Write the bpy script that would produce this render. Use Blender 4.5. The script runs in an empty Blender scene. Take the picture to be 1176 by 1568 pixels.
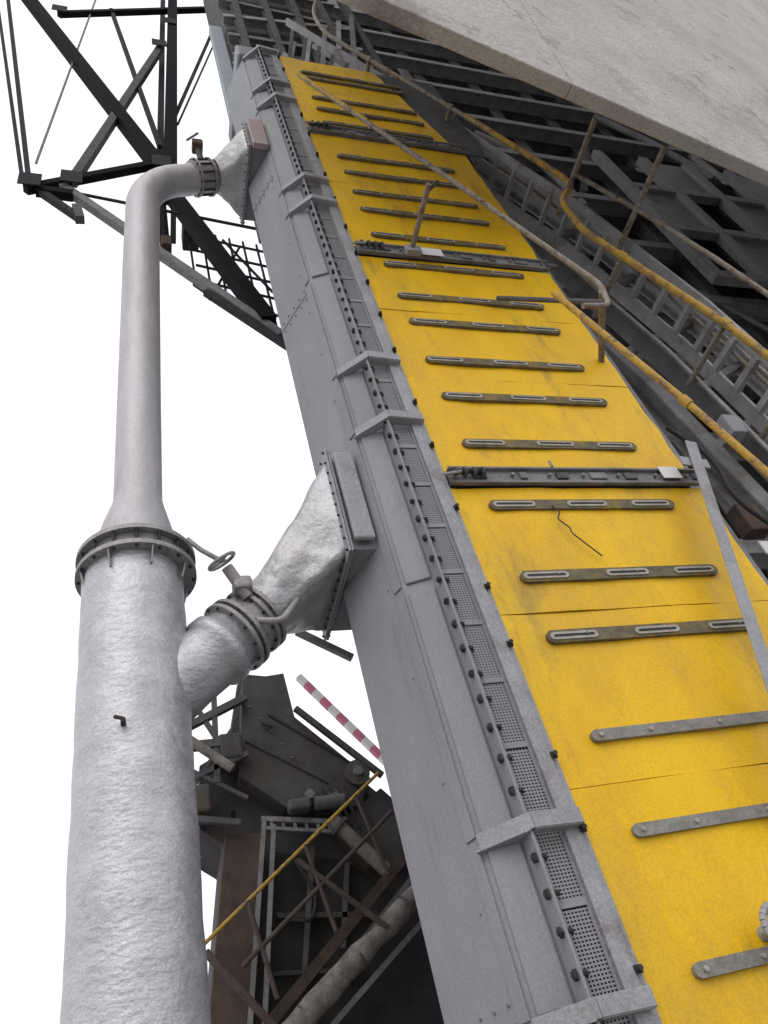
import bpy, bmesh, math, random
from mathutils import Vector, Matrix, noise
random.seed(7)
R=random.uniform
scene=bpy.context.scene
# ---------------------------------------------------------------- materials
def mat(name,c1,c2=None,scale=3.0,rough=.6,metal=0.0,bump=.15,bscale=None,c3=None,c3lo=.62,c3hi=.72,stretch=(1,1,1),spec=.3,bdist=.01,fine=.25,fscale=60,streak=None):
    m=bpy.data.materials.new(name); m.use_nodes=True
    nt=m.node_tree; N=nt.nodes; L=nt.links
    b=N['Principled BSDF']
    b.inputs['Metallic'].default_value=metal
    b.inputs['Specular IOR Level'].default_value=spec
    tc=N.new('ShaderNodeTexCoord'); mp=N.new('ShaderNodeMapping'); mp.inputs['Scale'].default_value=stretch
    L.new(tc.outputs['Object'],mp.inputs['Vector'])
    n1=N.new('ShaderNodeTexNoise'); n1.inputs['Scale'].default_value=scale; n1.inputs['Detail'].default_value=5; n1.inputs['Roughness'].default_value=.65
    L.new(mp.outputs[0],n1.inputs['Vector'])
    r1=N.new('ShaderNodeValToRGB'); r1.color_ramp.elements[0].position=.32; r1.color_ramp.elements[1].position=.68
    c2=c2 or tuple(x*.7 for x in c1)
    r1.color_ramp.elements[0].color=(*c2,1); r1.color_ramp.elements[1].color=(*c1,1)
    L.new(n1.outputs['Fac'],r1.inputs[0]); col=r1.outputs[0]
    def over(col,c,lo,hi,sc,st,loc,det=7,amt=1.0):
        n2=N.new('ShaderNodeTexNoise'); n2.inputs['Scale'].default_value=sc; n2.inputs['Detail'].default_value=det; n2.inputs['Roughness'].default_value=.75
        mp2=N.new('ShaderNodeMapping'); mp2.inputs['Location'].default_value=loc; mp2.inputs['Scale'].default_value=st
        L.new(tc.outputs['Object'],mp2.inputs[0]); L.new(mp2.outputs[0],n2.inputs['Vector'])
        r2=N.new('ShaderNodeValToRGB'); r2.color_ramp.elements[0].position=lo; r2.color_ramp.elements[1].position=hi
        r2.color_ramp.elements[0].color=(0,0,0,1); r2.color_ramp.elements[1].color=(amt,amt,amt,1)
        L.new(n2.outputs['Fac'],r2.inputs[0])
        mx=N.new('ShaderNodeMixRGB'); L.new(r2.outputs[0],mx.inputs[0]); L.new(col,mx.inputs[1]); mx.inputs[2].default_value=(*c,1); return mx.outputs[0]
    if c3: col=over(col,c3,c3lo,c3hi,scale*.6,stretch,(7,3,11))
    if streak: col=over(col,streak[0],streak[1],streak[2],streak[3],streak[4],(2,5,1),5,streak[5])
    nf=N.new('ShaderNodeTexNoise'); nf.inputs['Scale'].default_value=fscale; nf.inputs['Detail'].default_value=2; L.new(tc.outputs['Object'],nf.inputs['Vector'])
    mr=N.new('ShaderNodeMapRange'); mr.inputs[1].default_value=.3; mr.inputs[2].default_value=.7; mr.inputs[3].default_value=1-fine; mr.inputs[4].default_value=1.0+fine*.3
    L.new(nf.outputs['Fac'],mr.inputs[0])
    mm=N.new('ShaderNodeMixRGB'); mm.blend_type='MULTIPLY'; mm.inputs[0].default_value=1; L.new(col,mm.inputs[1]); L.new(mr.outputs[0],mm.inputs[2])
    L.new(mm.outputs[0],b.inputs['Base Color'])
    nb=N.new('ShaderNodeTexNoise'); nb.inputs['Scale'].default_value=bscale or scale*4; nb.inputs['Detail'].default_value=4; L.new(mp.outputs[0],nb.inputs['Vector'])
    bp=N.new('ShaderNodeBump'); bp.inputs['Strength'].default_value=bump; bp.inputs['Distance'].default_value=bdist
    L.new(nb.outputs['Fac'],bp.inputs['Height']); L.new(bp.outputs[0],b.inputs['Normal'])
    rr=N.new('ShaderNodeMapRange'); rr.inputs[3].default_value=max(rough-.08,.05); rr.inputs[4].default_value=min(rough+.15,1)
    L.new(n1.outputs['Fac'],rr.inputs[0]); L.new(rr.outputs[0],b.inputs['Roughness'])
    return m
M={}
M['yellow']=mat('yellow_paint',(.88,.545,.002),(.74,.42,.003),1.3,.44,0,.28,5,c3=(.50,.32,.04),c3lo=.50,c3hi=.80,stretch=(1,1,.45),spec=.35,bdist=.02,fine=.14,streak=((.20,.15,.06),.56,.74,2.2,(1,1,.28),.65))
M['grey']=mat('grey_paint',(.29,.30,.32),(.225,.23,.245),1.2,.52,0,.25,2.5,c3=(.185,.175,.165),c3lo=.50,c3hi=.8,stretch=(1,1,.35),bdist=.02,fine=.14,streak=((.13,.12,.11),.58,.78,3.5,(1,1,.16),.55))
M['lgrey']=mat('light_grey_paint',(.37,.38,.40),(.28,.28,.29),4,.55,0,.2,9,c3=(.2,.18,.15),c3lo=.55,c3hi=.7)
M['mgrey']=mat('mid_grey_steel',(.27,.27,.275),(.15,.15,.15),4,.7,0,.3,c3=(.12,.09,.07),c3lo=.56,c3hi=.7)
M['rsteel']=mat('weathered_steel_lightened',(.46,.46,.47),(.31,.31,.315),2.5,.7,0,.3,c3=(.20,.17,.15),c3lo=.52,c3hi=.68)  # mid grey steel painted paler to offset the shade at right; patches are wear
M['rsteel2']=mat('lightened_structural_steel',(.30,.30,.31),(.18,.18,.185),2,.75,0,.3,c3=(.15,.12,.10),c3lo=.54,c3hi=.7,spec=.2)  # base colour lightened where the concrete wall blocks the sky light
M['bar']=mat('dull_steel',(.30,.29,.265),(.19,.18,.155),9,.5,.15,.3,c3=(.15,.11,.07))
M['slot']=mat('slot_steel',(.19,.165,.10),(.10,.085,.055),8,.6,.1,.3,c3=(.28,.19,.03),c3lo=.52,c3hi=.64)
M['oblong']=mat('slot_plate',(.46,.44,.39),(.33,.30,.24),8,.55,.1,.2)
M['bolt']=mat('dark_bolt',(.055,.055,.055),(.03,.03,.03),8,.7,.1,.2)
M['foil']=mat('aluminium_cladding',(.60,.60,.62),(.46,.46,.48),4,.46,.6,.5,15,c3=(.38,.38,.39),c3lo=.48,c3hi=.78,stretch=(1,1,1.8),bdist=.022,fine=.22,fscale=90,streak=((.33,.32,.31),.56,.78,3,(1,1,.3),.5))
M['foil2']=mat('crumpled_foil',(.50,.50,.51),(.35,.35,.35),3,.44,.6,.7,9,c3=(.28,.26,.25),bdist=.035,fine=.14)
M['uppipe']=mat('silver_paint',(.52,.51,.53),(.41,.40,.41),2,.5,.4,.3,7,c3=(.35,.32,.30),c3lo=.5,c3hi=.8,stretch=(2,2,.4),bdist=.01,fine=.14,streak=((.28,.24,.21),.55,.78,5,(1,1,.15),.5))
M['duct']=mat('dull_aluminium',(.38,.375,.37),(.25,.24,.23),4,.5,.4,.5,9,c3=(.2,.18,.16),bdist=.02)
M['dirty']=mat('dirty_lagging',(.30,.285,.26),(.15,.135,.12),5,.8,0,.7,9,c3=(.13,.09,.07),c3lo=.5,c3hi=.65,bdist=.03)
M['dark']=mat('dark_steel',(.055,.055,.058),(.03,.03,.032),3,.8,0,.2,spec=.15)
M['black']=mat('black_paint',(.016,.017,.020),(.010,.010,.012),3,.8,0,.1,spec=.08)
M['dgrey']=mat('sooty_grey_steel',(.14,.14,.145),(.08,.08,.082),3,.75,0,.3,c3=(.11,.085,.07),c3lo=.56,c3hi=.7,spec=.2)
M['truss']=mat('sooty_truss_steel',(.06,.062,.068),(.035,.035,.038),3,.8,0,.2,spec=.12)
M['plate']=mat('grimy_plate',(.115,.112,.11),(.06,.058,.056),1.6,.8,0,.4,5,c3=(.105,.078,.065),c3lo=.52,c3hi=.7,bdist=.03,spec=.15)
M['rust']=mat('rusty_steel',(.12,.088,.075),(.06,.05,.045),3,.85,0,.4,c3=(.15,.09,.06),c3lo=.54,c3hi=.68,spec=.15)
M['rail_y']=mat('worn_yellow_rail',(.60,.37,.05),(.44,.28,.07),10,.6,0,.3,c3=(.2,.14,.1),c3lo=.50,c3hi=.60)
M['rail_g']=mat('dirty_rail',(.32,.29,.24),(.19,.16,.13),10,.6,.1,.3,c3=(.11,.06,.04),c3lo=.54,c3hi=.64)
M['brown']=mat('brown_rail',(.12,.095,.085),(.07,.055,.05),8,.8,0,.3)
M['concrete']=mat('concrete',(.58,.56,.525),(.45,.43,.40),.7,.9,0,.8,9,c3=(.30,.28,.265),c3lo=.56,c3hi=.70,bdist=.03,spec=.15,fine=.28,fscale=35,streak=((.22,.21,.20),.60,.68,1.6,(1,1,1),.6))
M['ground']=mat('ground_concrete',(.36,.35,.34),(.26,.25,.24),.3,.9,0,.3)
M['redw']=mat('hazed_red_paint',(.62,.20,.28),(.55,.19,.26),2,.6)  # distance haze mixed into the colour: red paled towards pink
M['white']=mat('white_paint',(.8,.8,.8),(.7,.7,.7),2,.5)
M['lblue']=mat('pale_blue_cladding',(.42,.47,.52),(.33,.37,.41),2,.5)
M['mauve']=mat('primer_pink_panel',(.42,.33,.34),(.36,.28,.28),3,.5)
def perf():
    m=bpy.data.materials.new('perforated_sheet'); m.use_nodes=True; nt=m.node_tree;N=nt.nodes;L=nt.links
    b=N['Principled BSDF']; b.inputs['Base Color'].default_value=(.25,.255,.265,1); b.inputs['Roughness'].default_value=.6
    tc=N.new('ShaderNodeTexCoord'); sp=N.new('ShaderNodeSeparateXYZ'); L.new(tc.outputs['Object'],sp.inputs[0])
    def M_(op,a,bv=None):
        n=N.new('ShaderNodeMath'); n.operation=op
        if hasattr(a,'name'): L.new(a,n.inputs[0])
        else: n.inputs[0].default_value=a
        if bv is not None:
            if hasattr(bv,'name'): L.new(bv,n.inputs[1])
            else: n.inputs[1].default_value=bv
        return n.outputs[0]
    fx=M_('FRACT',M_('DIVIDE',sp.outputs[0],.024)); fz=M_('FRACT',M_('DIVIDE',sp.outputs[2],.022))
    ax=M_('ABSOLUTE',M_('SUBTRACT',fx,.5)); az=M_('ABSOLUTE',M_('SUBTRACT',fz,.5))
    hole=M_('MULTIPLY',M_('LESS_THAN',ax,.30),M_('LESS_THAN',az,.24))
    t=N.new('ShaderNodeBsdfTransparent'); ms=N.new('ShaderNodeMixShader')
    L.new(hole,ms.inputs[0]); L.new(b.outputs[0],ms.inputs[1]); L.new(t.outputs[0],ms.inputs[2])
    L.new(ms.outputs[0],N['Material Output'].inputs['Surface'])
    return m
M['perf']=perf()
# ---------------------------------------------------------------- builder
class Obj:
    def __init__(s,name,origin=(0,0,0)):
        s.name=name; s.bm={}; s.o=Vector(origin)
    def b(s,part,m,bev=0):
        k=(part,m,bev)
        if k not in s.bm: s.bm[k]=bmesh.new()
        return s.bm[k]
    def hexa(s,part,m,vs,bev=0):
        bm=s.b(part,m,bev); v=[bm.verts.new(Vector(p)) for p in vs]
        for f in ((0,3,2,1),(4,5,6,7),(0,1,5,4),(1,2,6,5),(2,3,7,6),(3,0,4,7)): bm.faces.new([v[i] for i in f])
    def box(s,part,m,a,c,bev=0):
        x0,y0,z0=a;x1,y1,z1=c
        s.hexa(part,m,[(x0,y0,z0),(x1,y0,z0),(x1,y1,z0),(x0,y1,z0),(x0,y0,z1),(x1,y0,z1),(x1,y1,z1),(x0,y1,z1)],bev)
    def beam(s,part,m,p,q,w,h=None,up=(0,1,0),bev=0):
        p=Vector(p);q=Vector(q);h=h or w
        d=(q-p).normalized(); u=Vector(up); sd=d.cross(u)
        if sd.length<1e-3: sd=d.cross(Vector((1,0,0)))
        sd.normalize(); u=sd.cross(d).normalized()
        A=sd*w/2;B=u*h/2
        s.hexa(part,m,[p-A-B,p+A-B,p+A+B,p-A+B,q-A-B,q+A-B,q+A+B,q-A+B],bev)
    def ibeam(s,part,m,p,q,w,h,up=(0,1,0)):
        p=Vector(p);q=Vector(q); d=(q-p).normalized();u=Vector(up);sd=d.cross(u).normalized();u=sd.cross(d).normalized()
        t=w*.12
        s.beam(part,m,p+u*(h/2-t/2),q+u*(h/2-t/2),w,t,up); s.beam(part,m,p-u*(h/2-t/2),q-u*(h/2-t/2),w,t,up)
        s.beam(part,m,p,q,t,h-2*t-.001,up)
    def tube(s,part,m,pts,r,n=12,caps=True,rs=None,fillet=0,wob=0):
        pts=[Vector(p) for p in pts]
        if fillet and len(pts)>2:
            out=[pts[0]]
            for i in range(1,len(pts)-1):
                a,b_,c=pts[i-1],pts[i],pts[i+1]; fl=min(fillet,(b_-a).length*.45,(c-b_).length*.45)
                p1=b_+(a-b_).normalized()*fl; p2=b_+(c-b_).normalized()*fl
                for k in range(7):
                    t=k/6; out.append(p1*(1-t)**2+b_*2*t*(1-t)+p2*t*t)
            out.append(pts[-1]); pts=out
        if rs is None: rs=[r]*len(pts)
        bm=s.b(part,m,0); d=(pts[1]-pts[0]).normalized()
        nrm=d.orthogonal().normalized(); rings=[]
        for i,p in enumerate(pts):
            if i==0: t=pts[1]-pts[0]
            elif i==len(pts)-1: t=pts[-1]-pts[-2]
            else: t=(pts[i+1]-p).normalized()+(p-pts[i-1]).normalized()
            t.normalize(); nrm=(nrm-nrm.dot(t)*t).normalized(); bn=t.cross(nrm)
            ring=[]
            for k in range(n):
                a=2*math.pi*k/n; dr=nrm*math.cos(a)+bn*math.sin(a); rr=rs[i]
                q=p+dr*rr
                if wob: q+=dr*wob*noise.noise(q*4)
                ring.append(bm.verts.new(q))
            rings.append(ring)
        for i in range(len(rings)-1):
            for k in range(n):
                f=bm.faces.new([rings[i][k],rings[i][(k+1)%n],rings[i+1][(k+1)%n],rings[i+1][k]]); f.smooth=True
        if caps:
            for rg,pp in ((rings[0][::-1],0),(rings[-1],1)):
                bm.faces.new([bm.verts.new(v.co) for v in rg])
    def disc(s,part,m,c,axis,r,t,n=28,bev=0):
        c=Vector(c);a=Vector(axis).normalized(); s.tube(part,m,[c-a*t/2,c+a*t/2],r,n)
    def ring_bolts(s,part,m,c,axis,r,k,br,bl):
        c=Vector(c);a=Vector(axis).normalized();u=a.orthogonal().normalized();v=a.cross(u)
        for i in range(k):
            g=2*math.pi*i/k; q=c+(u*math.cos(g)+v*math.sin(g))*r
            s.tube(part,m,[q-a*bl/2,q+a*bl/2],br,6)
    def prism(s,part,m,poly,z0,z1,axis='Z',bev=0):
        bm=s.b(part,m,bev)
        def P(a,b_,c): return (a,b_,c) if axis=='Z' else (a,c,b_)
        lo=[bm.verts.new(P(x,y,z0)) for x,y in poly]; hi=[bm.verts.new(P(x,y,z1)) for x,y in poly]
        bm.faces.new(lo[::-1]); bm.faces.new(hi)
        n=len(poly)
        for i in range(n): bm.faces.new([lo[i],lo[(i+1)%n],hi[(i+1)%n],hi[i]])
    def done(s):
        e=bpy.data.objects.new(s.name,None); scene.collection.objects.link(e); e.empty_display_size=.3; e.location=s.o
        for (part,m,bev),bm in s.bm.items():
            bmesh.ops.recalc_face_normals(bm,faces=bm.faces[:])
            me=bpy.data.meshes.new(part)
            bmesh.ops.translate(bm,verts=bm.verts[:],vec=-s.o)
            bm.to_mesh(me); bm.free(); me.materials.append(M[m])
            ob=bpy.data.objects.new(part,me); scene.collection.objects.link(ob); ob.parent=e
            if bev:
                md=ob.modifiers.new('bevel','BEVEL'); md.width=bev; md.segments=2; md.limit_method='ANGLE'; md.angle_limit=math.radians(35)
        return e
# ================================================================ ground
g=Obj('ground'); g.box('ground_sheet','ground',(-400,-400,-.3),(400,400,0)); g.done()

# ================================================================ raised conveyor boom
B=Obj('conveyor_boom',(3.8,5.5,0))
ZT=18.3
P0=(2.31,4.56);P1=(2.06,4.66);P2=(1.78,5.355)
B.prism('casing','grey',[P0,P1,P2,(2.25,6.6),(5.3,6.6),(5.42,4.56)],.05,ZT)
def along(p,q,t): return (p[0]+(q[0]-p[0])*t,p[1]+(q[1]-p[1])*t)
breaks=[.1,2.16,3.17,5.2,7.12,8.09,10.0,11.75,12.45,15.5,16.3,18.2]
for i in range(len(breaks)-1):
    z0,z1=breaks[i]+.05,breaks[i+1]-.05
    a=along(P0,P1,.12);b=along(P0,P1,.92)
    nx,ny=-.37*.025,-.93*.025
    B.prism('corner_moulding','grey',[a,b,(b[0]+nx,b[1]+ny),(a[0]+nx,a[1]+ny)],z0,z1,bev=.012)
    a=along(P1,P2,.03);b=along(P1,P2,.16); nx,ny=-.93*.014,-.37*.014
    B.prism('edge_strip','grey',[a,b,(b[0]+nx,b[1]+ny),(a[0]+nx,a[1]+ny)],z0,z1,bev=.005)
for zj in (2.22,9.9,13.2):
    a=along(P1,P2,.17);b=along(P1,P2,.995); nx,ny=-.93*.006,-.37*.006
    B.prism('side_plate_joint','mgrey',[a,b,(b[0]+nx,b[1]+ny),(a[0]+nx,a[1]+ny)],zj,zj+.010)
    for k in range(5):
        for dz in (-.08,.1):
            t=.22+.17*k; c=along(P1,P2,t)
            B.tube('rivets','mgrey',[(c[0],c[1],zj+dz),(c[0]-.012,c[1]-.005,zj+dz)],.010,6)
for z in [x*.84+.3 for x in range(21)]:
    for t in (.24,):
        c=along(P1,P2,t); B.tube('rivets','grey',[(c[0],c[1],z),(c[0]-.01,c[1]-.004,z)],.008,6)
B.box('bolt_flange','grey',(2.285,4.40,.1),(2.303,4.56,ZT),bev=.003)
B.box('bolt_flange','mgrey',(2.307,4.43,.1),(2.325,4.56,ZT),bev=.003)
z=.2
while z<ZT:
    B.tube('flange_bolts','bolt',[(2.255,4.44,z),(2.35,4.44,z)],.018,6)
    B.beam('flange_bolts','bolt',(2.262,4.44,z),(2.282,4.44,z),.05,.04,up=(0,R(.5,1),R(-.6,.6)))
    B.beam('flange_clips','mgrey',(2.325,4.45,z),(2.345,4.49,z),.07,.02,up=(0,0,1))
    z+=.215+R(-.012,.012)
B.box('dark_backing','dark',(2.33,4.545,.1),(2.54,4.558,ZT))  # dark sheet painting the shaded hollow behind the holes
z=.15
while z<ZT-.4:
    h=.50
    B.box('perforated_sheet','perf',(2.345,4.497,z+.02),(2.525,4.500,z+h-.02))
    B.box('sheet_frame','grey',(2.328,4.488,z-.022),(2.545,4.503,z+.022),bev=.003)
    z+=h+.01
B.box('sheet_frame','grey',(2.328,4.490,.1),(2.345,4.502,ZT)); B.box('sheet_frame','grey',(2.525,4.490,.1),(2.545,4.502,ZT))
B.box('edge_angle','lgrey',(2.545,4.455,.1),(2.655,4.55,ZT),bev=.008)
B.box('edge_lip','lgrey',(2.655,4.475,.1),(2.70,4.52,ZT),bev=.004)
for z in (.9,1.55,2.3,3.1,3.6,4.5,5.05,5.93,6.75,7.4,8.3,9.0,9.7,10.4,11.1,11.9,12.7,13.4,14.2,15.0,15.7,16.5,17.2,17.9):
    B.tube('edge_nuts','bolt',[(2.665,4.41,z),(2.665,4.48,z)],.018,6)
    B.box('edge_nuts','bolt',(2.645,4.44,z-.022),(2.69,4.46,z+.022))
for z in (2.16,3.17,7.12,8.09,11.75,12.45,15.6,16.35,18.1):
    pts=[(2.665,4.40),(2.31,4.37),(2.03,4.63)]
    for a,b in zip(pts[:-1],pts[1:]):
        B.beam('brackets','lgrey',(a[0],a[1],z),(b[0],b[1],z),.10,.016,up=(0,1,0) if a[0]>2.5 else (-.7,-.7,0),bev=.003)
        B.beam('brackets','lgrey',(a[0],a[1]+.045,z-.05),(b[0],b[1]+.045,z-.05),.012,.09,up=(0,1,0),bev=.002)
    B.hexa('brackets','mgrey',[(2.31,4.38,z-.005),(2.03,4.64,z-.005),(2.03,4.66,z-.005),(2.31,4.5,z-.005),(2.31,4.38,z+.005),(2.03,4.64,z+.005),(2.03,4.66,z+.005),(2.31,4.5,z+.005)])
def xr(z): return 5.43 if z<14.45 else 5.35-(z-14.45)*.2
secs=[.1,1.65,3.37,4.80,6.22,None,6.44,7.9,9.2,10.45,None,10.67,12.6,14.38,None,14.62,16.5,18.15]
prev=None
for s_ in secs:
    if s_ is None: prev=None; continue
    if prev is not None:
        o=R(-.003,.004)
        bm=B.b('cover_plates','yellow',0)
        nx,nz=30,18; x0=2.695; z0,z1=prev+.004,s_-.004
        gv=[]
        for j in range(nz+1):
            row=[]
            for i in range(nx+1):
                z=z0+(z1-z0)*j/nz; x=x0+(xr(z)-x0)*i/nx
                e=.016*noise.noise(Vector((x*1.3,z*1.1,s_)))+.006*noise.noise(Vector((x*4,z*4,s_)))
                if i==nx: x+=.03*noise.noise(Vector((0,z*3,1)))
                row.append(bm.verts.new((x,4.495+o+e,z)))
            gv.append(row)
        for j in range(nz):
            for i in range(nx):
                f=bm.faces.new([gv[j][i],gv[j][i+1],gv[j+1][i+1],gv[j+1][i]]); f.smooth=True
        for e in (gv[0],gv[-1],[r[0] for r in gv],[r[-1] for r in gv]):
            e2=[bm.verts.new(v.co) for v in e]; w=[bm.verts.new((v.co.x,4.53,v.co.z)) for v in e]
            for i in range(len(e)-1): bm.faces.new([e2[i],e2[i+1],w[i+1],w[i]])
    prev=s_
B.box('cover_backing','rust',(2.70,4.535,.1),(5.38,4.555,14.5))
B.box('top_floor_plate','dgrey',(4.4,4.535,14.55),(5.9,4.56,ZT-.1))
def stadium(part,m,x0,x1,z,h,y0,y1):
    r=h/2; poly=[]
    for k in range(9):
        a=math.pi/2+math.pi*k/8; poly.append((x0+r+r*math.cos(a),z+r*math.sin(a)))
    for k in range(9):
        a=-math.pi/2+math.pi*k/8; poly.append((x1-r+r*math.cos(a),z+r*math.sin(a)))
    B.prism(part,m,poly,y0,y1,axis='Y')
rows=[17.35,17.06,16.05,15.52,14.90,13.56,12.97,12.31,11.76,11.03,10.26,9.51,8.95,8.20,7.56,6.82,5.98,5.15,4.55]
for z in rows:
    stadium('slot_bars','slot',3.01,4.98,z,.115,4.462,4.51)
    for c in (3.25,4.02,4.72):
        dx=R(-.02,.02); dz=R(-.004,.004)
        stadium('slot_plates','oblong',c-.21+dx,c+.21+dx,z+dz,.066,4.451,4.47)
        stadium('slot_plates','bolt',c-.18+dx,c+.18+dx,z+dz,.022,4.448,4.46)
        B.tube('slot_bolts','bar',[(c+.1,4.435,z),(c+.1,4.46,z)],.012,6)
for z in (3.71,3.04,2.23,1.3,.6):
    stadium('flat_bars','bar',3.02,5.0,z,.085,4.458,4.51)
    for c in (3.09,3.5,4.1,4.7): B.tube('slot_bolts','oblong',[(c,4.442,z),(c,4.47,z)],.016,8)
for z in (6.33,10.56,14.5):
    B.box('cross_bar','mgrey',(2.72,4.44,z-.085),(5.45,4.49,z+.085),bev=.004)
    B.box('cross_bar_ledge','mgrey',(2.72,4.40,z+.06),(5.45,4.44,z+.085),bev=.003)
    B.box('cross_bar_ledge','mgrey',(2.72,4.425,z-.10),(5.45,4.445,z-.07),bev=.003)
    for k in range(7):
        x=2.9+k*.4+R(-.05,.05); B.tube('cross_bar_bolts','bar',[(x,4.40,z-.01),(x,4.45,z-.01)],.018,6)
        B.box('cross_bar_clips','mgrey' if k%2 else 'dgrey',(x+.08,4.415,z-.05),(x+.08+R(.06,.2),4.44,z+.03),bev=.004)
    B.tube('hinge','bolt',[(2.68,4.38,z-.02),(3.05,4.38,z+.01)],.028,8)
    for k in range(4): B.disc('hinge','dgrey',(2.76+.09*k,4.38,z-.01),(1,0,.1),.045,.025,10)
    B.tube('hinge','lgrey',[(2.62,4.36,z-.07),(2.80,4.36,z-.03)],.015,8)
B.box('name_plate','white',(4.98,4.385,6.26),(5.20,4.393,6.42),bev=.002)
B.box('name_plate','white',(3.55,4.38,10.42),(3.85,4.388,10.6),bev=.002)
B.tube('eye_bolt','bar',[(3.75,4.35,6.36),(3.75,4.35,6.44)],.014,8)
B.ibeam('side_channel','rsteel2',(5.62,4.85,.1),(5.62,4.85,19.5),.22,.3)
B.box('side_lip','mgrey',(5.44,4.60,.1),(5.50,4.66,18.5))
for z in range(1,19): B.beam('side_gussets','rsteel2',(5.42,4.9,z),(5.9,5.4,z+.5),.05,.05)
B.tube('loose_wire','rust',[(3.62,4.45,5.95),(3.66,4.44,5.86),(3.60,4.44,5.77),(3.68,4.44,5.66),(3.67,4.44,5.60),(3.8,4.44,5.40),(3.86,4.45,5.33)],.007,6,fillet=.03)
hx,hz,hr=3.60,2.34,.11
for k in range(20):
    a=2*math.pi*k/20; b_=2*math.pi*(k+1)/20
    B.tube('handwheel','lgrey',[(hx+hr*math.cos(a),4.3,hz+hr*math.sin(a)),(hx+hr*math.cos(b_),4.3,hz+hr*math.sin(b_))],.022,8)
B.tube('handwheel','lgrey',[(hx,4.28,hz),(hx,4.5,hz)],.045,10)
for a in (0,2.1,4.2): B.tube('handwheel','lgrey',[(hx,4.3,hz),(hx+hr*math.cos(a),4.3,hz+hr*math.sin(a))],.016,8)
B.done()

# ================================================================ exhaust riser pipe with branch ducts
P=Obj('exhaust_pipe',(0,5.4,0))
Yp=5.4
P.tube('lower_cladding','foil',[(-.02,Yp,.1235*i) for i in range(50)],.413,64,wob=.010)
for zc_,rr in ((6.03,.50),(6.20,.50)):
    P.disc('collar_flange','duct',(0.01,Yp,zc_),(0,0,1),rr,.045,48)
P.disc('collar_gasket','mgrey',(0.01,Yp,6.115),(0,0,1),.44,.12,48)
P.ring_bolts('collar_bolts','bolt',(0.01,Yp,6.115),(0,0,1),.47,16,.014,.25)
for k in range(8):
    a=2*math.pi*k/8+.3; P.beam('collar_gussets','duct',(.46*math.cos(a),Yp+.46*math.sin(a),6.01),(.42*math.cos(a),Yp+.42*math.sin(a),5.86),.012,.06)
P.tube('reducer','uppipe',[(.01,Yp,6.21),(.01,Yp,6.35),(.015,Yp,6.62),(.025,Yp,6.85),(.025,Yp,6.95)],.2,40,rs=[.37,.36,.30,.24,.222],caps=False)
up=[(.025,Yp,6.9),(.05,Yp,8.4),(.08,Yp,10),(.11,Yp,11.6),(.14,Yp,12.9)]
for k in range(1,10):
    a=math.pi/2*k/9*.92
    up.append((.14+.75*(1-math.cos(a)),Yp,12.9+1.15*math.sin(a)+.1))
up.append((1.0,Yp,14.30))
P.tube('upper_pipe','uppipe',up,.23,36,rs=[.222,.225,.23,.236]+[.24]*(len(up)-4))
for x,zz in ((.97,14.29),(1.19,14.38)):
    P.disc('upper_valve_flange','duct',(x,Yp,zz),(1,0,.4),.30,.03,28)
P.tube('upper_valve_body','duct',[(.9,Yp,14.26),(1.25,Yp,14.4)],.26,24)
P.ring_bolts('upper_valve_bolts','bolt',(1.08,Yp,14.335),(1,0,.4),.275,12,.014,.30)
P.tube('upper_valve_stem','dgrey',[(1.06,5.2,14.5),(1.0,5.1,14.95)],.05,10)
P.box('upper_valve_gear','rust',(.93,5.02,14.75),(1.10,5.22,14.92),bev=.02)
P.tube('upper_valve_handle','mgrey',[(.86,5.1,15.0),(1.05,5.1,15.35)],.02,8)
def hood(cx,y0,y1,z0,z1,nc,naxis,nr,tag):
    cy,cz=(y0+y1)/2,(z0+z1)/2; n=56; steps=18
    rect=[];circ=[]
    ax=Vector(naxis).normalized(); u=Vector((0,1,0)); v=ax.cross(u)
    if v.z<0: v=-v
    for k in range(n):
        a=2*math.pi*k/n+math.pi/4; c,s_=math.cos(a),math.sin(a); mx=max(abs(c),abs(s_))
        rect.append(Vector((cx,cy+c/mx*(y1-y0)/2*.93,cz+s_/mx*(z1-z0)/2*.93)))
        circ.append(Vector(nc)+(u*c+v*s_)*nr)
    bm=P.b(tag+'_taper','foil2'); rings=[]
    for j in range(steps+1):
        t=j/steps
        rg=[]
        for k in range(n):
            q=rect[k].lerp(circ[k],t)
            if 0<j<steps:
                f=q*3.1; q=q+Vector((noise.noise(f),noise.noise(f+Vector((5,0,0))),noise.noise(f+Vector((0,9,0)))))*.035
                f=q*9; q=q+Vector((noise.noise(f),noise.noise(f+Vector((5,0,0))),noise.noise(f+Vector((0,9,0)))))*.016
            rg.append(bm.verts.new(q))
        rings.append(rg)
    for j in range(steps):
        for k in range(n):
            f=bm.faces.new([rings[j][k],rings[j][(k+1)%n],rings[j+1][(k+1)%n],rings[j+1][k]]); f.smooth=True
    P.box(tag+'_box','grey',(cx+.012,y0+.03,z0+.03),(2.35,y1-.03,z1-.03),bev=.008)
    for xx,mm in ((cx-.012,'lgrey'),(cx+.014,'grey')):
        P.box(tag+'_flange',mm,(xx-.01,y0-.03,z0-.03),(xx+.01,y1+.03,z1+.03),bev=.002)
    m_=int((z1-z0)/.13)
    for k in range(m_+1):
        z=z0+(z1-z0)*k/m_
        for y in (y0,y1): P.tube(tag+'_bolts','bolt',[(cx-.04,y,z),(cx+.04,y,z)],.012,6)
    m_=int((y1-y0)/.13)
    for k in range(m_+1):
        y=y0+(y1-y0)*k/m_
        for z in (z0,z1): P.tube(tag+'_bolts','bolt',[(cx-.04,y,z),(cx+.04,y,z)],.012,6)
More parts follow.
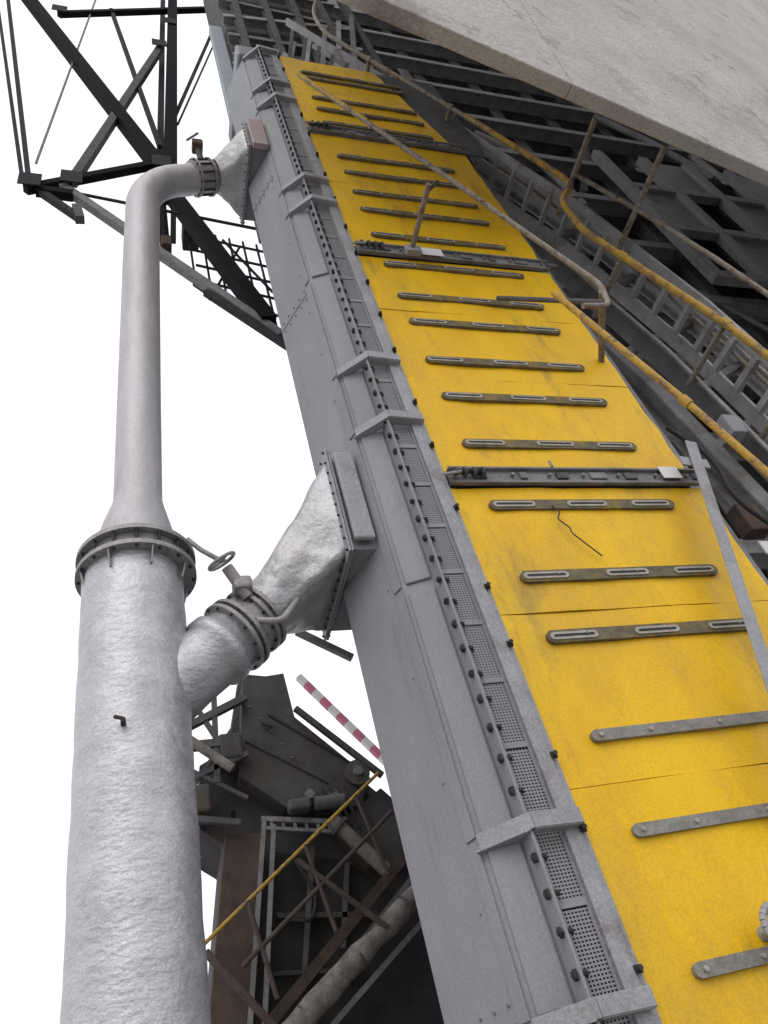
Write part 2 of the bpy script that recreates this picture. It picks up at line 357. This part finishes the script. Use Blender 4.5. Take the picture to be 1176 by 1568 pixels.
hood(1.744,4.79,6.05,5.77,7.0,(1.10,5.42,5.66),(-.66,0,-.57),.25,'lower_hood')
hood(1.744,4.70,5.95,14.05,14.9,(1.28,5.40,14.42),(-1,0,-.3),.26,'upper_hood')
P.box('upper_hood_panel','mauve',(1.78,4.60,13.95),(2.02,4.69,14.95),bev=.01)
P.box('lower_hood_panel','lgrey',(1.79,4.72,5.85),(1.98,4.775,6.95),bev=.02)
ax=Vector((-.66,0,-.57)).normalized(); n0=Vector((1.10,5.42,5.66))
P.tube('branch_neck','foil2',[n0-ax*.02,n0+ax*.14],.25,32)
for d_,r_ in ((.13,.31),(.20,.31),(.36,.33),(.43,.33)): P.disc('valve_flange','duct',n0+ax*d_,ax,r_,.035,32)
P.tube('valve_body','duct',[n0+ax*.13,n0+ax*.43],.275,28)
P.ring_bolts('valve_bolts','bolt',n0+ax*.165,ax,.285,12,.012,.14); P.ring_bolts('valve_bolts','bolt',n0+ax*.395,ax,.305,12,.012,.14)
P.tube('branch_pipe','foil',[n0+ax*.42,n0+ax*.55,n0+ax*.57,n0+ax*.66,n0+ax*.68,n0+ax*.9,n0+ax*1.1,n0+ax*1.35],.27,36,rs=[.27,.275,.315,.315,.28,.28,.285,.29],wob=.01)
pp=n0+ax*.28+Vector((0,-.28,.1))
P.tube('valve_stem','duct',[pp,pp+Vector((-.16,-.1,.25))],.05,12)
P.box('valve_gearbox','duct',tuple(pp+Vector((-.12,-.10,.04))),tuple(pp+Vector((.04,.06,.17))),bev=.03)
wc=pp+Vector((-.2,-.12,.3)); wa=Vector((-.5,-.3,.8)).normalized(); wu=wa.orthogonal().normalized(); wv=wa.cross(wu)
ringp=[wc+(wu*math.cos(2*math.pi*k/20)+wv*math.sin(2*math.pi*k/20))*.12 for k in range(21)]
P.tube('valve_handwheel','duct',ringp,.016,8)
for k in range(3):
    a=2*math.pi*k/3; P.tube('valve_handwheel','duct',[wc,wc+(wu*math.cos(a)+wv*math.sin(a))*.12],.013,6)
P.tube('valve_lever','duct',[wc,wc+Vector((-.17,-.02,.12)),wc+Vector((-.27,-.02,.24))],.022,8)
P.tube('drain_pipe','duct',[n0+ax*.3+Vector((.05,-.25,-.1)),n0+ax*.3+Vector((.25,-.35,-.2)),n0+ax*.1+Vector((.3,-.2,.0))],.03,10,fillet=.1)
P.tube('test_point','bolt',[(-.09,5.0,4.42),(-.09,4.92,4.42)],.018,8); P.tube('test_point','rust',[(-.09,4.93,4.43),(-.15,4.93,4.45)],.014,8)
P.beam('pipe_stay','mgrey',(2.0,6.2,5.6),(1.5,6.2,5.95),.06,.06)
P.done()

# ================================================================ crane lattice, upper left
T=Obj('crane_lattice_jib',(0,9,15))
Y=9
def t(p,q,w,m='black',dy0=0,dy1=0): T.beam('lattice_members',m,(p[0],Y+dy0,p[1]),(q[0],Y+dy1,q[1]),w,w)
t((-3.9,37.5),(.71,23.07),.36)
T.ibeam('main_column','black',(1.75,9,42),(.90,9,21.3),.36,.34)
T.ibeam('main_column','truss',(1.35,9.5,42),(.70,9.5,22.8),.2,.2)
t((-4.3,37),(-2.33,21.16),.13,'truss'); t((-4.6,36.4),(-2.5,21.4),.10,'truss')
t((-2.4,20.95),(.81,23.43),.20); t((-2.17,20.95),(-1.35,20.9),.22)
t((-2.44,35.1),(6.9,42.3),.20)
t((.98,33.13),(-1.41,21.59),.22,'dgrey')
t((-1.2,38.9),(-2.28,22.47),.05,'mgrey'); t((-.70,36.82),(.75,24.5),.13,'truss')
t((4.1,42),(1.18,26.57),.09,'truss'); t((4.4,42),(1.3,26.3),.05,'truss')
t((.94,21.6),(2.75,15.9),.34)
t((-1.6,21.3),(2.95,15.42),.2,'mgrey'); t((-2.1,20.95),(-1.15,19.75),.16,'truss'); t((-1.25,20.3),(-1.15,19.7),.2,'dgrey')
t((1.5,16.95),(3.1,15.0),.14,'truss')
t((-1.5,21.1),(3.3,20.1),.06,'truss'); t((.66,21.5),(.66,18.6),.12,'black')
for k in range(6):
    x=1.35+.34*k; t((x,21.0-.1*k),(x+.05,18.4-.42*k),.05,'truss',.6,.6)
for k in range(5):
    z=20.7-.75*k; t((1.25+.1*k,z),(3.3,z-.55),.05,'truss',.6,.6)
t((1.35,18.3),(3.2,15.9),.07,'truss',.6,.6)
t((1.4,20.9),(2.4,18.6),.05,'truss',.6,.6); t((2.6,20.3),(1.9,18.3),.05,'truss',.6,.6); t((2.2,20.6),(3.2,18.2),.05,'truss',.6,.6)
for a,b in (((.71,23.07),(.94,22.2)),):
    T.beam('lattice_cross','truss',(a[0],9,a[1]),(b[0],11,b[1]),.12,.12)
T.beam('rear_lattice','truss',(1.9,11,42),(1.1,11,23),.16,.16)
for x,z in ((.75,23.1),(-2.3,21.1),(-2.4,35.1),(-1.4,21.5),(.95,33.1),(1.4,36)):
    T.box('node_gussets','truss',(x-.25,8.78,z-.3),(x+.25,8.81,z+.3))
T.box('drive_housing','truss',(1.2,9.2,20.4),(1.6,9.9,21.1),bev=.03)
T.box('lamp_box','rust',(.62,8.8,18.6),(.85,9.1,19.0),bev=.02)
T.done()

# ================================================================ boom head machinery house
H=Obj('boom_head_frame',(3.5,6.6,24))
H.box('head_plate','dgrey',(2.6,6.5,17.4),(6.6,8.0,36),bev=.03)
H.box('pale_cladding','lblue',(2.16,6.55,18.9),(2.50,6.75,27.5),bev=.01)
H.box('pale_cladding','mgrey',(2.05,6.5,18.3),(2.5,6.9,18.85),bev=.01)
for k in range(9):
    z=18.6+k*1.7; H.ibeam('head_ribs','rsteel' if k%2 else 'rsteel2',(2.5,6.25,z),(6.4,6.25,z+R(-.5,2.5)),.22,.25)
for k in range(5): H.ibeam('head_posts','dgrey',(2.75+k*.9,6.1,17.5),(3.0+k*.95,6.1,35),.2,.2)
H.box('end_cover','grey',(1.95,4.62,18.32),(2.6,6.4,18.9),bev=.05)
H.box('end_cover','mgrey',(2.6,4.7,18.32),(5.2,6.4,18.6),bev=.02)
H.tube('head_roller','dgrey',[(2.5,5.4,19.2),(5.0,5.4,19.2)],.35,24)
for k in range(6):
    H.beam('head_bracing','rsteel2' if k%2 else 'rsteel',(2.5+.5*k,5.8,18.8+k*.3),(3.6+.6*k,6.0,24+k),.12,.12)
H.done()

# ================================================================ walkway beside the boom
W=Obj('side_walkway',(7,5,10))
K=[(3.3,21.2),(4.9,18.2),(7.2,13.1),(8.0,10.2),(8.3,8.3),(8.9,4.6)]
for a,b in zip(K[:-1],K[1:]):
    W.beam('front_stringer','rsteel',(a[0],4.62,a[1]),(b[0],4.62,b[1]),.06,.14,up=(0,1,0))
    W.beam('back_stringer','rsteel',(a[0],5.34,a[1]),(b[0],5.34,b[1]),.06,.22,up=(0,1,0))
    L_=math.hypot(b[0]-a[0],b[1]-a[1]); n=int(L_/.46)
    for k in range(n):
        f=(k+.5)/n; x=a[0]+(b[0]-a[0])*f; z=a[1]+(b[1]-a[1])*f
        W.beam('rungs','rsteel',(x,4.69,z),(x,5.23,z),.15,.07,up=(1,0,-.3))
    W.ibeam('outer_girder','rsteel',(a[0]+1.3,5.6,a[1]+.6),(b[0]+1.3,5.6,b[1]+.6),.24,.35)
    W.beam('outer_pipe','rsteel',(a[0]+.75,5.1,a[1]+.4),(b[0]+.75,5.1,b[1]+.4),.09,.09)
    W.ibeam('inner_girder','rsteel2',(a[0]-.75,5.75,a[1]-.6),(b[0]-.75,5.75,b[1]-.6),.26,.35)
    W.beam('floor_edge','rsteel2',(a[0]-.35,5.5,a[1]-.2),(b[0]-.35,5.5,b[1]-.2),.08,.3)
    W.tube('walkway_conduit','duct',[(a[0]-.55,5.2,a[1]-.35),(b[0]-.55,5.2,b[1]-.35)],.035,8)
    for k in range(max(2,n//4)):
        f=(k+.5)/max(2,n//4); x=a[0]+(b[0]-a[0])*f; z=a[1]+(b[1]-a[1])*f
        W.beam('cross_members','rsteel2',(x-.75,5.7,z-.6),(x+1.3,5.7,z+.6),.12,.12)
W.box('junction_box','lgrey',(7.35,5.1,7.9),(7.58,5.3,8.25),bev=.02)
W.box('junction_box','mgrey',(6.0,5.3,13.2),(6.3,5.5,13.8),bev=.02)
W.box('lamp_housing','rail_y',(5.1,5.0,16.9),(5.22,5.1,17.1),bev=.02)
W.tube('cable_loop','bolt',[(6.2,5.0,7.8),(6.5,4.95,7.2),(6.35,4.95,6.5),(6.75,4.95,5.9),(6.6,5,5.2)],.03,8,fillet=.3)
W.box('marker_board','white',(6.40,5.05,5.80),(6.58,5.08,5.98),bev=.01)
W.box('cable_box','rust',(6.5,5.1,6.2),(6.8,5.3,6.6),bev=.02)
W.done()
Hr=Obj('handrail',(6,4.3,12))
Hr.tube('top_rail','rail_g',[(4.3,4.3,23),(3.80,4.3,21.0),(3.79,4.3,19.53),(5.61,4.3,16.10),(6.4,4.3,14.45)],.045,10,fillet=.6)
Hr.tube('top_rail_painted','rail_y',[(5.8,4.29,15.72),(6.88,4.3,13.45),(6.86,4.3,13.1),(6.40,4.3,12.5),(6.36,4.3,11.5),(7.48,4.3,9.16),(7.85,4.3,7.9),(8.3,4.3,6.2)],.052,10,fillet=.3)
Hr.tube('mid_rail','rail_g',[(4.7,4.9,19.1),(6.9,4.9,14.3),(7.9,4.9,11.0),(8.3,4.9,8.6)],.03,8)
for x,z,y0,y1 in ((6.75,12.99,3.2,4.75),(7.38,11.92,3.1,4.8)): Hr.tube('posts','rail_g',[(x,y0,z),(x,y1,z)],.045,10)
Hr.tube('posts','rail_g',[(6.75,4.05,13),(7.38,4.05,11.92),(7.9,4.0,10.4),(8.3,4,9.2)],.04,8)
for x,z in ((5.61,16.10),(4.5,18.2),(7.48,9.16),(7.85,7.9),(6.7,10.8)):
    Hr.tube('posts','rail_g',[(x,4.3,z),(x,5.3,z)],.042,10); Hr.disc('post_joint','rail_y' if z<12 else 'rail_g',(x,4.3,z),(.45,0,-.9),.066,.12,12)
Hr.done()
H2=Obj('handrail',(4,3.6,9))
H2.tube('top_rail','rail_g',[(2.38,3.6,14.05),(3.86,3.6,10.93),(4.55,3.6,9.4),(4.95,3.6,8.55),(4.85,3.6,8.1),(4.5,3.6,8.05)],.032,10,fillet=.12)
H2.tube('top_rail_painted','rail_y',[(2.36,3.595,14.1),(3.1,3.595,12.55)],.036,10)
H2.tube('lower_rail','rail_y',[(4.24,3.6,8.28),(4.89,3.6,6.46),(5.18,3.6,5.48),(5.5,3.6,4.3)],.034,10)
H2.disc('joint','rail_y',(4.89,3.6,6.46),(.3,0,-.9),.048,.1,12)
H2.tube('posts','rail_g',[(3.42,4.42,10.5),(3.42,3.52,10.5)],.035,10)
H2.tube('posts','bolt',[(3.42,3.6,10.5),(3.62,3.58,10.75)],.03,8)
H2.box('post_clamp','lgrey',(3.33,4.33,10.40),(3.53,4.42,10.56),bev=.01)
H2.tube('posts','rail_g',[(4.9,3.6,8.4),(5.5,4.9,8.4)],.04,8)
H2.tube('brace','dgrey',[(4.85,3.62,8.2),(4.3,4.4,9.5)],.03,8)
H2.done()
A=Obj('angle_iron_bar',(4.9,4.2,5))
p=Vector((5.40,4.22,6.62)); q=Vector((4.2,4.2,2.9))
A.beam('angle_leg','lgrey',p,q,.12,.012,up=(0,1,0),bev=.002); A.beam('angle_leg_back','mgrey',p+Vector((.06,.06,0)),q+Vector((.06,.06,0)),.012,.11,up=(0,1,0),bev=.002)
A.beam('foot_plate','lgrey',(5.15,4.25,6.36),(5.45,4.25,6.31),.12,.02)
A.done()

# ================================================================ leaning concrete wall of the neighbouring building
C=Obj('concrete_building',(8,3,15))
d=Vector((9.27-1.94,3.44-2.10,0)).normalized(); nb=Vector((-d.y,d.x,0)); e0=Vector((1.94,2.10,11.6))-nb*.28-d*.15
U=Vector((0,-.15,1))
cuts=[0,3.65,8.6,14,20,27,34]
for a,b in zip(cuts[:-1],cuts[1:]):
    p=e0+d*(a+.006); q=e0+d*(b-.006)
    for z0,z1 in ((0,30),(30.02,60)):
        pts=[]
        for zz in (z0,z1):
            for v in (p,q,q+nb*.2,p+nb*.2): pts.append(v+U*zz)
        C.hexa('facade_panels','concrete',pts,bev=.02)
for dd in (15,30):
    q=e0+d*dd
    C.box('column','concrete',(q.x,q.y+.35,0),(q.x+1.2,q.y+1.5,14),bev=.03)
C.done()

# ================================================================ steel works building behind right
S=Obj('steel_works_building',(15,10,15))
S.box('rear_wall','rsteel2',(5.8,12,0),(60,12.3,90))
S.box('side_wall','dark',(5.8,8.2,0),(6.0,12,60))
for k in range(13):
    x=6.6+k*2.6; S.ibeam('columns','rsteel2',(x,9.6,0),(x,9.6,60),.45,.45)
for k in range(14):
    z=3+k*3.1; S.ibeam('floor_girders','rsteel',(5.9,9.1,z),(40,9.1,z+R(-.3,.3)),.35,.5,up=(0,1,0))
    S.box('floor_decks','rsteel2',(6,9.4,z+.2),(40,12,z+.3))
for k in range(11):
    x=6.6+R(0,20); z=R(3,36); s_=random.choice((-1,-1,1))
    S.beam('bracing',random.choice(('rsteel2','rsteel','rsteel')),(x,9.3,z),(x+2.2,9.3,z+s_*4.6),.22,.2)
for k in range(22):
    x=R(6.5,26); z=R(3,40); w=R(.3,1.0); h=R(.3,1.2)
    S.box('plant_items',random.choice(('rsteel2','mgrey','rust','rsteel2','dgrey')),(x,R(9.4,10.5),z),(x+w,R(10.6,11.6),z+h),bev=.03)
for k in range(7):
    x=R(6.5,24); z=R(5,35); S.tube('pipework','rsteel',[(x,9,z),(x+R(1,2),9,z-2),(x+R(2,4),9,z-R(4,7))],R(.06,.16),10,fillet=.4)
for i in range(4):
    for j in range(3):
        x=15.6+i*1.9; z=18.6+j*2.9
        S.box('bay_frame','lgrey',(x,8.2,z),(x+.35,8.5,z+2.9),bev=.02); S.box('bay_frame','rsteel',(x+.35,8.22,z),(x+1.9,8.5,z+.4),bev=.02)
        if (i+j)%2: S.box('bay_panel','lgrey',(x+.36,8.35,z+.41),(x+1.89,8.45,z+2.89))
        else: S.box('bay_shade_sheet','black',(x+.36,8.6,z+.41),(x+1.89,8.7,z+2.89))  # black sheet painted as the shade inside an open bay
S.done()

# ================================================================ hopper tower, lower left
F=Obj('hopper_tower',(1.6,8,3))
poly=[(1.17,6.72),(1.30,6.86),(1.72,6.78),(1.80,6.12),(2.61,5.18),(4.2,3.6),(4.2,.02),(.12,.02),(.57,3.16),(.85,4.82),(.62,5.0),(.66,5.72),(1.0,5.9)]
F.prism('body_plates','plate',poly,8.35,9.4,axis='Y',bev=.01)
F.prism('opening_shade_sheet','dark',[(1.36,4.65),(2.12,4.44),(3.0,3.6),(3.0,1.0),(.8,1.0),(1.11,3.15)],8.32,8.345,axis='Y')  # dark sheet on the solid body, standing for the shade in an opening
F.prism('rust_panel','rust',[(.85,4.80),(1.24,4.75),(.93,3.09),(.6,1.2),(.22,1.2),(.57,3.16)],8.05,8.34,axis='Y',bev=.01)
F.prism('chute_plate','plate',[(1.2,6.6),(1.7,6.65),(1.75,6.05),(2.5,5.2),(2.3,4.9),(1.5,5.0),(1.05,5.4)],8.05,8.34,axis='Y',bev=.01)
F.prism('gusset_plate','plate',[(2.0,4.75),(2.6,5.1),(3.0,4.6),(3.0,4.2),(2.3,4.3)],8.1,8.3,axis='Y',bev=.01)
def fb(p,q,w,m='mgrey',y=8.0,h=None): F.beam('frame_members',m,(p[0],y,p[1]),(q[0],y,q[1]),w,h or w)
fb((1.22,4.88),(2.02,4.74),.05,'mgrey'); fb((1.25,4.78),(2.0,4.64),.035,'mgrey')
for k in range(6): fb((1.32+.12*k,4.86-.02*k),(1.32+.12*k,4.77-.02*k),.03,'mgrey')
fb((1.25,4.87),(.9,3.0),.045,'mgrey'); fb((1.34,4.8),(1.03,3.0),.045,'mgrey'); fb((.93,3.05),(.6,1.2),.06,'mgrey'); fb((1.03,3.05),(.72,1.2),.05,'mgrey')
fb((1.75,4.6),(1.45,3.3),.05,'dgrey',8.2); fb((2.1,4.4),(1.9,3.6),.05,'dgrey',8.25); fb((1.3,4.0),(2.3,3.85),.05,'plate',8.25); fb((1.2,3.5),(2.0,3.4),.04,'plate',8.25)
F.tube('slack_hose','bolt',[(1.5,8.1,4.5),(1.7,8.1,4.1),(1.62,8.1,3.85),(1.4,8.1,3.9)],.02,8,fillet=.2)
fb((2.75,4.35),(1.05,3.02),.10,'rust',7.85); fb((2.75,4.12),(1.2,2.92),.05,'mgrey',7.9)
F.tube('lagged_pipe','dirty',[(1.1+.165*k,7.7,2.84+.109*k) for k in range(11)],.10,20,wob=.05)
for k in range(3): F.disc('lagging_band','dgrey',(1.35+.55*k,7.7,3.005+.363*k),(.83,0,.55),.112,.025,20)
fb((2.8,3.72),(1.45,2.82),.05,'mgrey',7.8)
F.tube('short_pipe','dirty',[(1.95,7.9,4.72),(2.42,7.9,4.12)],.07,16); F.disc('short_pipe_flange','dgrey',(2.0,7.9,4.66),(.6,0,-.75),.11,.04,16)
for k,(x,z) in enumerate(((2.33,5.25),(2.02,4.98),(1.75,5.05))):
    F.disc('sheave_wheel','dgrey',(x,7.98,z),(0,1,.1),.14-.03*k,.06,24); F.disc('sheave_hub','mgrey',(x,7.94,z),(0,1,.1),.05,.08,16)
F.box('drive_motor','dgrey',(1.5,7.85,4.88),(1.74,8.02,5.0),bev=.03); F.tube('drive_motor_body','dgrey',[(1.78,7.9,4.93),(2.1,7.9,4.93)],.07,16)
for k in range(5): F.tube('cables','bolt',[(1.9+.08*k,7.95,5.1),(2.0+.08*k,7.93,4.9),(2.1+.07*k,7.95,4.6)],.014,6,fillet=.1)
F.disc('porthole','bolt',(1.12,8.04,6.3),(0,1,0),.05,.03,16); F.tube('grab_handle','bolt',[(1.35,8.0,5.98),(1.47,8.0,5.92)],.02,8)
F.box('hatch','black',(.92,8.03,4.95),(.97,8.045,5.02))
for k in range(7): F.disc('rivets','mgrey',(1.15+.1*k,8.045,6.4-.17*k),(0,1,0),.012,.02,8)
fb((1.45,6.1),(2.3,5.4),.02,'bolt',8.04); fb((1.15,5.8),(2.0,5.2),.015,'bolt',8.04)
for p,q,w in (((.35,5.9),(1.2,6.3),.08),((.45,5.35),(1.15,5.6),.06),((.5,6.15),(.45,4.9),.07),((.85,6.6),(.8,5.3),.06),((.35,5.6),(1.1,5.1),.04),((.4,5.1),(1.0,5.9),.04),((.3,5.0),(1.0,4.85),.06),((.45,5.75),(1.05,5.75),.09),((.6,6.3),(.98,5.5),.05)):
    fb(p,q,w,'dgrey',7.95)
F.box('bearing_housing','plate',(.42,7.9,5.0),(.72,8.3,5.3),bev=.03); F.box('bearing_housing','plate',(.85,7.9,5.55),(1.1,8.3,5.85),bev=.03)
F.tube('hydraulic_cylinder','dirty',[(.5,7.75,5.75),(.95,7.75,5.35)],.05,12)
fb((1.75,6.1),(2.6,5.17),.06,'plate',7.95)
for k in range(12): F.tube('cable_conduit','mgrey',[(.62+R(-.04,.04)-.03*k,8.3,4.9-.2*k),(.55+R(-.05,.06)-.03*k,8.3,4.68-.2*k)],.012,6)
F.tube('conduit','rust',[(.5,8.3,5.0),(.3,8.3,3.0),(.2,8.3,1)],.02,6)
F.done()
G=Obj('tower_handrail',(1.6,7.6,4))
G.tube('top_rail','rail_y',[(.45,7.6,3.62),(2.45,7.6,5.05)],.018,8)
G.tube('mid_rail','brown',[(.85,7.6,3.45),(2.5,7.6,4.62)],.022,8)
G.tube('low_rail','brown',[(.55,7.6,3.62),(1.15,7.6,2.85)],.035,8); G.tube('low_rail','brown',[(1.45,7.6,4.28),(2.2,7.6,3.55)],.028,8)
for f in (.25,.55,.85): G.tube('posts','brown',[(.45+2*f,7.6,3.62+1.43*f),(.62+2*f,7.6,3.1+1.43*f-.3)],.022,8)
G.done()

# ================================================================ red-white boom far away
Rw=Obj('striped_crane_boom',(5,20,13))
a=Vector((4.65,20,13.97)); b=Vector((7.6,20,9.75)); n=15
for k in range(n):
    p=a.lerp(b,k/n); q=a.lerp(b,(k+1)/n); Rw.beam('boom_section','redw' if k%2 else 'white',p,q,.19,.19,bev=.01)
Rw.done()

# ================================================================ world, sun, camera
w=bpy.data.worlds.new('World'); scene.world=w; w.use_nodes=True; nt=w.node_tree
bg=nt.nodes['Background']; sky=nt.nodes.new('ShaderNodeTexSky'); sky.sky_type='NISHITA'; sky.sun_disc=False
EL=math.radians(48); sd=Vector((-.45,-.89,0)).normalized()
sky.sun_elevation=EL; sky.sun_rotation=math.atan2(sd.x,sd.y); sky.dust_density=4; sky.air_density=1
mx=nt.nodes.new('ShaderNodeMixRGB'); mx.inputs[0].default_value=.88; nt.links.new(sky.outputs[0],mx.inputs[1]); mx.inputs[2].default_value=(11.8,11.7,12.2,1)
nt.links.new(mx.outputs[0],bg.inputs[0]); bg.inputs[1].default_value=.112
sl=bpy.data.lights.new('sun','SUN'); sl.energy=.7; sl.angle=math.radians(40); sl.color=(1,.97,.93)
so=bpy.data.objects.new('sun',sl); scene.collection.objects.link(so)
dirv=Vector((sd.x*math.cos(EL),sd.y*math.cos(EL),math.sin(EL))); so.rotation_euler=dirv.to_track_quat('Z','Y').to_euler(); so.location=dirv*50
V1=Vector((-.2198,-.7183,.6601)); V2=Vector((.9516,-.0089,.3073)); V2=(V2-V2.dot(V1)*V1).normalized(); V1.normalize(); V3=V1.cross(V2)
cam=bpy.data.cameras.new('camera'); co=bpy.data.objects.new('camera',cam); scene.collection.objects.link(co)
cx=Vector((V2.x,V3.x,V1.x)); cy=-Vector((V2.y,V3.y,V1.y)); cz=-Vector((V2.z,V3.z,V1.z))
co.matrix_world=Matrix(((cx.x,cy.x,cz.x,0),(cx.y,cy.y,cz.y,0),(cx.z,cy.z,cz.z,1.6),(0,0,0,1)))
cam.sensor_fit='VERTICAL'; cam.sensor_height=24; cam.lens=24*1180/1568; cam.clip_end=2000; cam.clip_start=.05
scene.camera=co
scene.view_settings.view_transform='Standard'; scene.view_settings.look='None'; scene.view_settings.exposure=0
